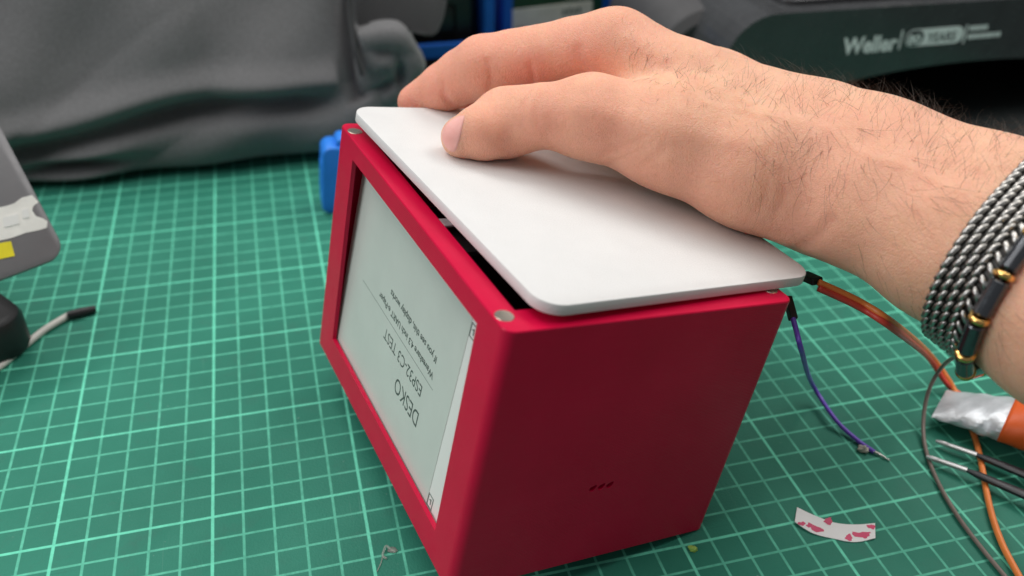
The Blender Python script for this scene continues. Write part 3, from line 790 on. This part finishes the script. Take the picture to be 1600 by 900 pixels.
def plate(w, h, t=.01, r=None, seg=8): return loft([[(x, y, z) for x, y in rrect(0, 0, w, h, r or min(w, h) * .49, seg)] for z in (0, t)])
build('divider', on_face(plate(.1, 1.15, r=.02), 1402, 77), M['print_'], st)
build('pill_badge', on_face(plate(wx(1410, 1498, 62), 1.02, .01), 1411, 73.5), M['print_'], st)
build('badge_ring', on_face(loft([[(x + .05, y + .06, z) for x, y in rrect(0, 0, 1.16, .9, .44, 8)] for z in (0, .006)]), 1411, 73.5, .026), M['housing'], st)
build('badge_number', on_face(text_mesh('n', '80', .86, .56, bold=.03), 1415.8, 69.3, .036), M['print_'], st)
build('badge_word', on_face(text_mesh('y', 'YEARS', wx(1446, 1489, 60), .56, bold=.02), 1446.5, 66.5, .026), M['housing'], st)
build('divider', on_face(plate(.1, 1.15, r=.02), 1502, 68), M['print_'], st)
for dz, w_ in ((.5, 1.15), (0, 2.2)):
    bars = []; xx = 0
    while xx < w_:
        bw = random.uniform(.14, .22); bars.append(xf(plate(bw, .3, .01, r=.03, seg=2), None, (xx, dz, 0))); xx += bw + .05
    build('small_print', on_face(merge(*bars), 1510, 61), M['print_'], st)
tin = tag(build('white_spool', merge(xf(cyl((0, 0, 0), (1, 0, 0), .95, 2.2, 32, .25), None, (0, 0, .95)), xf(cyl((0, 0, 0), (1, 0, 0), .62, 3.6, 32, .2), None, (-.9, 0, .95))), M['whitew'], None, True, 40), 'cream white spool lying on top of the charcoal housing', 'spool')
tp = ony(1405, 4, Y0 + 2.4); tin.location = (tp[0] * S, (Y0 + 2.4) * S, .0851)

# ------------------------------------------------------------------ blue bins, card and block
def bin_(name, label, x0, x1, y0, y1, h, lip):
    e = tag(empty(name, ((x0 + x1) / 2, (y0 + y1) / 2, -.33)), label, 'storage bin', 'blue storage bins')
    cx, cy = (x0 + x1) / 2, (y0 + y1) / 2; w, d = (x1 - x0) / 2, (y1 - y0) / 2
    build('floor_panel', slab(-w, -d, w, d, .02, .3, r=.2, bev=.05), M['black'], e)  # black instead of bin blue: shadow below the lip put into the colour
    build('front_lip', slab(-w, lip - 1.0, w, lip, -d, -d + .5, r=.12, bev=.08, axis=1), M['bluebin'], e)
    build('back_panel', slab(-w, .3, w, h, d - .4, d, r=.12, bev=.08, axis=1), M['bluebin'], e)
    for s_ in (-1, 1):
        xx = -w if s_ < 0 else w - .75
        build('side_panel', slab(-d + .5, .3, d - .4, h, xx, xx + .75, r=.12, bev=.08, axis=0), M['bluebin'], e)
    return e
bin_('storage_bin', 'open blue storage bin with black contents behind the bag', 13.5, 24.6, 39.0, 52, 9.5, 2.1)
blk = build('black_case', merge(slab(-4.6, -5, 4.5, 5, 0, 7.8, r=.5, bev=.3), slab(-3, -5.1, 3, -4.9, 2, 4, r=.3, bev=.05)), M['black'], None, True, 40); blk.location = (.19, .456, 0); tag(blk, 'black case standing inside the open blue bin', 'case')
bin_('storage_bin', 'blue storage bin holding a green board and beige card, behind the hand', 26.0, 36.0, 42, 52, 9.0, .5)
gb = build('green_board', merge(slab(-3.9, 0, 3.9, 7.5, 0, .2, r=.2, bev=.03, axis=1), *[slab(-3 + 1.9 * k, 5.2, -1.9 + 1.9 * k, 6.6, -.35, 0, r=.1, bev=.04, axis=1) for k in range(4)]), M['green'], None); gb.location = (.312, .458, 0); tag(gb, 'dark green circuit board standing behind the beige card', 'circuit board')
cd = build('label_card', xf(merge(slab(-3.4, 0, 3.4, 2.75, 0, .06, r=.1, bev=.01, axis=1)), roty(-.05)), M['card'], None); cd.location = (.299, .4295, 0); tag(cd, 'beige card with dark marks leaning in the blue bin', 'card')
pm = []
for k, (x, z) in enumerate(((-2.7, 1.0), (-2.3, 1.0), (1.0, 1.9), (1.4, 1.95), (1.8, 1.9), (2.2, 1.95))): pm.append(slab(x, z, x + .25, z + .4, -.02, -.005, r=.03, bev=.002, axis=1))
build('card_mark', xf(merge(*pm), roty(-.05)), M['ink'], cd)
b0 = ony(500, 336, 19.8)
bl = build('blue_clip', merge(slab(0, 0, 4.0, 4.3, 0, 1.6, r=.5, bev=.15, axis=1), slab(.7, 4.0, 3.6, 4.75, .2, 1.4, r=.3, bev=.1, axis=1), slab(-.05, 1.2, .3, 3.2, .4, 1.2, r=.15, bev=.08, axis=1)), M['blue'], None, True, 40); bl.location = ((b0[0] + .12) * S, .198, .0002); bl.rotation_euler[1] = .1; bl.scale = (1, 1, .88)
tag(bl, 'bright blue plastic block standing behind the left edge of the red box', 'plastic block')

# ------------------------------------------------------------------ laptop at the left
a_ = onz(106, 398, 4.0); c_ = onz(0, 438, 4.0); b_ = onz(0, 178, 8.85)
ex = (a_ - c_) / np.linalg.norm(a_ - c_); ey = b_ - a_; ey -= ex * (ey @ ex); ey /= np.linalg.norm(ey); ez = np.cross(ex, ey)
lp = tag(empty('laptop', (a_[0], a_[1], 0.0)), 'grey laptop corner with white and yellow stickers at the left edge', 'laptop')
lidf = slab(-26, 0, 0, 17, -.38, 0, r=.75, bev=.08, seg=8)
def lap(vf): return [tuple(np.array([a_[0], a_[1], a_[2]]) + ex * x + ey * y + ez * z - np.array([a_[0], a_[1], 0])) for x, y, z in vf[0]], vf[1]
build('lid', lap(lidf), M['laptop'], lp, True, 35)
def plane_pt(px, py):
    d = ray(px, py); t_ = ((a_ - CAM_C) @ ez) / (d @ ez); q = CAM_C + d * t_ - a_; return float(q @ ex), float(q @ ey)
def sticker(name, poly, mat_, z):
    P = [plane_pt(*q) for q in poly]
    build(name, lap(loft([[(x, y, zz) for x, y in P] for zz in (z, z + .02)])), mat_, lp)
sticker('sticker', [(-30, 335), (-10, 326), (10, 322), (22, 318), (34, 309), (50, 305), (60, 316), (52, 322), (50, 329), (56, 338), (66, 341), (74, 346), (73, 356), (60, 360), (40, 364), (18, 372), (0, 376), (-30, 384)], M['stick'], .004)
sticker('sticker', [(-30, 384), (0, 380), (17, 377), (23, 400), (0, 405), (-30, 412)], M['yellow'], .008)
sticker('sticker_mark', [(4, 340), (28, 334), (30, 350), (6, 356)], M['einkb'], .026)
sticker('sticker_mark', [(34, 328), (44, 326), (46, 340), (36, 342)], M['einkb'], .026)
q0 = onz(62, 470, 0); q1 = onz(38, 560, 0)
base = build('base', xf(slab(-26, -.0, 0, 20, .06, 1.9, r=1.2, bev=.35, seg=8), rotz(math.atan2(ex[1], ex[0]) + .1), np.array([q1[0] - a_[0] + .7, q1[1] - a_[1] + .5, 0])), M['black'], lp, True, 40)

# ------------------------------------------------------------------ wires, tweezers, tube, scraps
def wire(name, label, pts, r, mat_, group=None, cat='wire'):
    e = build(name, tube(spline(pts, 10), r, 10), mat_, None, True)
    return tag(e, label, cat, group)
def mp_(px, py, r): p_ = onz(px, py, r); return p_
wp = [mp_(-40, 598, .16), mp_(0, 572, .16), mp_(35, 543, .16), mp_(70, 515, .16), mp_(110, 491, .16)]
wt = empty('charging_cable', wp[-1] * np.array([1, 1, 0])); tag(wt, 'thin white cable with a black plug end beside the laptop', 'cable')
w0 = wp[-1] * np.array([1, 1, 0])
build('cord', tube([p_ - w0 for p_ in spline(wp, 10)], .15, 10), M['whitew'], wt, True)
pl_ = [mp_(106, 493.5, .2), mp_(128, 488, .2), mp_(150, 482, .2)]
build('plug', tube([p_ - w0 for p_ in pl_], [.2, .22, .15], 10), M['black'], wt, True, 50)

def bxp(x, y, z): return BR @ np.array([x, y, z]) + BO
# twin wires from the box's back
s0 = at(1278, 439, 28.6)
jumper = tag(empty('jumper_lead', s0 * np.array([1, 1, 0])), 'red and orange twin wire running from a black plug behind the box', 'wire'); j0 = s0 * np.array([1, 1, 0])
path = [at(1279, 441, 28.55), at(1345, 472, 28.6), at(1400, 508, 28.8), onz(1450, 551, 1.9), onz(1484, 597, .5), onz(1508, 645, .14), onz(1528, 700, .13), onz(1546, 790, .13), onz(1566, 850, .13), onz(1600, 915, .13), onz(1640, 1000, .13)]
build('orange_wire', tube([p_ - j0 for p_ in spline(path, 10)], .11, 10), M['orange'], jumper, True)
path2 = [p_ + np.array([-.05, -.12, -.13]) for p_ in path[:5]] + [onz(1522, 628, .14), onz(1560, 655, .13), onz(1650, 700, .13)]
build('red_wire', tube([p_ - j0 for p_ in spline(path2, 10)], .11, 10), M['redw'], jumper, True)
e_ = at(1287, 444, 28.4); f_ = at(1262, 433, 29.2)
dv = e_ - f_; dv /= np.linalg.norm(dv); sv = np.cross(dv, [0, 0, 1]); sv /= np.linalg.norm(sv); uv = np.cross(sv, dv)
def oriented(vf, o_, X, Y, Z): return [tuple(o_ + X * x + Y * y + Z * z) for x, y, z in vf[0]], vf[1]
build('plug', oriented(slab(-.7, -.2, .12, .2, -.12, .12, r=.05, bev=.04), (e_ + f_) / 2 - j0, dv, sv, uv), M['black'], jumper)
pw = [at(1236, 486, 28.3), at(1243, 512, 28.0), at(1253, 550, 28.2), onz(1268, 598, 1.1), onz(1305, 655, .35), onz(1340, 688, .12), onz(1366, 706, .1)]
pj = empty('purple_wire', pw[-1] * np.array([1, 1, 0])); p0_ = pw[-1] * np.array([1, 1, 0]); tag(pj, 'purple wire with a stripped bare end on the mat', 'wire')
build('insulation', tube([p_ - p0_ for p_ in spline(pw, 10)], .085, 10), M['purple'], pj, True)
build('bare_strand', tube([p_ - p0_ for p_ in spline([onz(1365, 705.5, .1), onz(1376, 711, .08), onz(1391, 720, .05)], 5)], [.05] * 6 + [.045, .04, .03, .03, .02], 8), M['steel'], pj, True)
d_ = pw[1] - pw[0]; d_ /= np.linalg.norm(d_)
build('plug', oriented(slab(-.5, -.12, .3, .12, -.12, .12, r=.04, bev=.03), pw[0] - p0_, d_, np.cross(d_, [1, 0, 0]) / np.linalg.norm(np.cross(d_, [1, 0, 0])), np.cross(d_, np.cross(d_, [1, 0, 0]) / np.linalg.norm(np.cross(d_, [1, 0, 0])))), M['black'], pj)
wire('taupe_wire', 'thin taupe wire curving down the right side of the mat', [at(1560, 520, 30.5), at(1510, 548, 30.2), onz(1475, 570, 2.4), onz(1452, 608, 1.2), onz(1443, 655, .4), onz(1446, 700, .1), onz(1464, 750, .1), onz(1496, 806, .1), onz(1535, 858, .1), onz(1580, 912, .1), onz(1640, 985, .1)], .075, M['taupe'])

# tweezers: two arms, bare tips and black bodies
tz = empty('tweezers', onz(1640, 775, 0)); t0 = onz(1640, 775, 0); tag(tz, 'black tweezers with bare metal tips lying over the orange wire', 'tweezers')
def blade(p0, p1, w0, w1, h, z0, z1):
    a = np.array(p0); b = np.array(p1); d = b - a; d /= np.linalg.norm(d); s_ = np.cross(d, [0, 0, 1]); s_ /= np.linalg.norm(s_); u_ = np.cross(s_, d)
    rings = []
    n_ = 8
    for k in range(n_ + 1):
        f = k / n_; w = w0 + (w1 - w0) * f; c = a + (b - a) * f; kk = .55 if k == 0 else 1
        rings.append([tuple(c + s_ * x * w * kk + u_ * y * h * kk) for x, y in ((-1, -.6), (-.6, -1), (.6, -1), (1, -.6), (1, .6), (.6, 1), (-.6, 1), (-1, .6))])
    return loft(rings)
for (ta, tb, tc_) in (((1462, 689), (1524, 710), (1665, 767)), ((1447, 713), (1509, 734), (1665, 800))):
    A_, B_ = onz(*ta, .22), onz(*tb, .32); C_ = onz(*tc_, .5)
    bl_ = build('arm', xf(blade(B_, C_, .12, .24, .09, 0, 0), None, -t0), M['tweez'], tz, True, 40)
    build('tip', xf(blade(A_, B_ + (B_ - A_) * .03, .075, .115, .075, 0, 0), None, -t0), M['tip'], tz, True, 40)
E_ = onz(1665, 784, .5)
build('joint', xf(blade(E_ - np.array([.6, -.1, 0]), E_ + np.array([3, -.6, 0]), .75, .6, .14, 0, 0), None, -t0), M['tweez'], tz, True, 40)

# crumpled foil tube with an orange end
ta, tb = onz(1470, 622, .75), onz(1640, 690, .75)
ftub = empty('foil_tube', ta * np.array([1, 1, 0])); f0 = ta * np.array([1, 1, 0]); tag(ftub, 'crumpled silver foil tube with an orange end under the wrist', 'tube')
d = tb - ta; LL = np.linalg.norm(d); d /= LL; s_ = np.cross(d, [0, 0, 1]); u_ = np.array([0, 0, 1.])
def tubering(f, wv, hv, jit):
    out = []
    for k in range(28):
        a = 2 * math.pi * k / 28; jj = 1 + jit * (math.sin(3 * a + f * 21) * .5 + math.sin(5 * a - f * 33) * .5)
        out.append(tuple(ta + d * LL * f + s_ * math.cos(a) * wv * jj + u_ * (math.sin(a) * hv * jj + hv - .46) - f0))
    return out
build('foil_body', loft([tubering(f, 1.0 + .25 * f, .16 + .85 * f ** .9, .05) for f in np.linspace(-.03, .62, 40)]), M['foil'], ftub, True, 18)
build('orange_end', loft([tubering(f, 1.2, .16 + .85 * f ** .9 + .03, .02) for f in np.linspace(.6, 1.1, 14)]), M['orcap'], ftub, True)

# liner scrap with red print
def strip(top, bot, zf, n_=24):
    T, B = spline([np.array(q + (0,), float) for q in top], 8), spline([np.array(q + (0,), float) for q in bot], 8)
    V = []
    for i in range(len(T)):
        f = i / (len(T) - 1)
        for k in range(7):
            g_ = k / 6; q = T[i] * (1 - g_) + B[i] * g_; p_ = onz(q[0], q[1], 0); V.append(p_)
    return V, len(T)
V, nT = strip([(1245, 794), (1276, 808), (1305, 818), (1336, 821), (1366, 821)], [(1241, 818), (1268, 834), (1300, 842), (1334, 848), (1367, 843)], None)
pc_ = np.mean(V, 0); 
def curl(p_): 
    q = p_ - pc_; return   .04 + .16 * max(0, abs(q[0]) / 1.4 - .35) ** 1.6
top = [tuple(np.array([p_[0], p_[1], curl(p_)]) - np.array([pc_[0], pc_[1], 0])) for p_ in V]
bot = [(x, y, z - .025) for x, y, z in top]
nv = len(top); F = []
for i in range(nT - 1):
    for k in range(6):
        q = (i * 7 + k, i * 7 + k + 1, i * 7 + k + 8, i * 7 + k + 7); F.append(q); F.append(tuple(j + nv for j in q[::-1]))
rim = [i * 7 for i in range(nT)] + [(nT - 1) * 7 + k for k in range(1, 7)] + [i * 7 + 6 for i in range(nT - 2, -1, -1)] + [k for k in range(5, 0, -1)]
for i in range(len(rim)): F.append((rim[i], rim[(i + 1) % len(rim)], rim[(i + 1) % len(rim)] + nv, rim[i] + nv))
pap = tag(build('paper_scrap', (top + bot, F), M['paper'], None, True, 40), 'small curled white backing scrap with red print on the mat', 'paper scrap')
pap.location = (pc_[0] * S, pc_[1] * S, 0)
sv_ = BVHTree.FromPolygons(top, F[0::2][:(nT - 1) * 6])
def blot(px, py, rx, ry, ang, n_=14):
    V = [] ; c = onz(px, py, 0)
    for lev in (1, .6, .2):
        for k in range(n_):
            a = 2 * math.pi * k / n_; wb = 1 + .22 * math.sin(2 * a + px) + .16 * math.sin(5 * a + py); x, y = rx * lev * wb * math.cos(a), ry * lev * wb * math.sin(a) + .35 * rx * math.cos(a) ** 2 * lev - .12 * rx
            q = np.array([c[0] + x * math.cos(ang) - y * math.sin(ang), c[1] + x * math.sin(ang) + y * math.cos(ang)]) - pc_[:2]
            V.append((q[0], q[1], curl(np.array([q[0], q[1], 0]) + pc_) + .006))
    F = [(l * n_ + k, l * n_ + (k + 1) % n_, (l + 1) * n_ + (k + 1) % n_, (l + 1) * n_ + k) for l in (0, 1) for k in range(n_)] + [tuple(2 * n_ + k for k in range(n_))]
    build('red_print', (V, F), M['pink'], pap)
for a in ((1252, 820.5, .12, .10, 0), (1273, 826, .30, .12, -.75), (1264, 823, .1, .08, 0), (1294, 815.5, .17, .13, .1), (1326, 841, .14, .12, .3), (1345, 836.5, .28, .12, -.35), (1351, 839, .16, .09, -.3), (1360, 826, .12, .11, 0)): blot(*a)

# little leftovers on the mat
def crumb(name, px, py, r, mat_, label, cat, flat=.5, seed=1):
    rg = np.random.default_rng(seed); bm = bmesh.new(); bmesh.ops.create_icosphere(bm, subdivisions=3, radius=1)
    ph = rg.uniform(0, 6, 6)
    for v in bm.verts:
        c = v.co; k = 1 + .28 * math.sin(3 * c.x + ph[0]) * math.sin(4 * c.y + ph[1]) + .2 * math.sin(6 * c.z + ph[2] + 5 * c.x)
        v.co = Vector((c.x * r * k * S, c.y * r * .75 * k * S, max(c.z * k, -.6) * r * flat * S))
    me = bpy.data.meshes.new(name); bm.to_mesh(me); bm.free(); me.polygons.foreach_set('use_smooth', [True] * len(me.polygons))
    zmin = min(v.co.z for v in me.vertices)
    o = obj(name, me, mat_); p_ = onz(px, py, 0); o.location = (p_[0] * S, p_[1] * S, -zmin + .0001); o.rotation_euler[2] = rg.uniform(0, 6)
    return tag(o, label, cat)
g0 = onz(606, 862, 0)
def gl_(px, py, z): return onz(px, py, z) - g0
gw = merge(tube(spline([gl_(604, 873, .03), gl_(598, 868, .05), gl_(600, 860, .09), gl_(603.5, 853, .12), gl_(610, 858, .08), gl_(618, 863, .04)], 6), .04, 7), tube(spline([gl_(598, 868, .03), gl_(595, 880, .02), gl_(589, 893, .02)], 5), .02, 6),
           loft([[tuple(gl_(613 + 8 * q * math.cos(a) * (1 + .2 * math.sin(3 * a)), 859 + 5 * q * math.sin(a), z)) for a in np.linspace(0, 2 * math.pi, 17)[:-1]] for q, z in ((1, .012), (.9, .05), (.4, .07))]))
gb_ = build('glue_film', gw, M['film'], None, True); gb_.location = Vector(g0) * S
tag(gb_, 'wispy flake of dried clear glue on the mat in front of the box', 'glue')
crumb('glue_blob', 1348, 705, .2, M['glue'], 'tan glue drop beside the end of the purple wire', 'glue drop', .7, 5)
crumb('plastic_crumb', 1082, 860, .13, M['bit'], 'tiny yellow-green plastic crumb below the right side of the box', 'crumb', .8, 8)
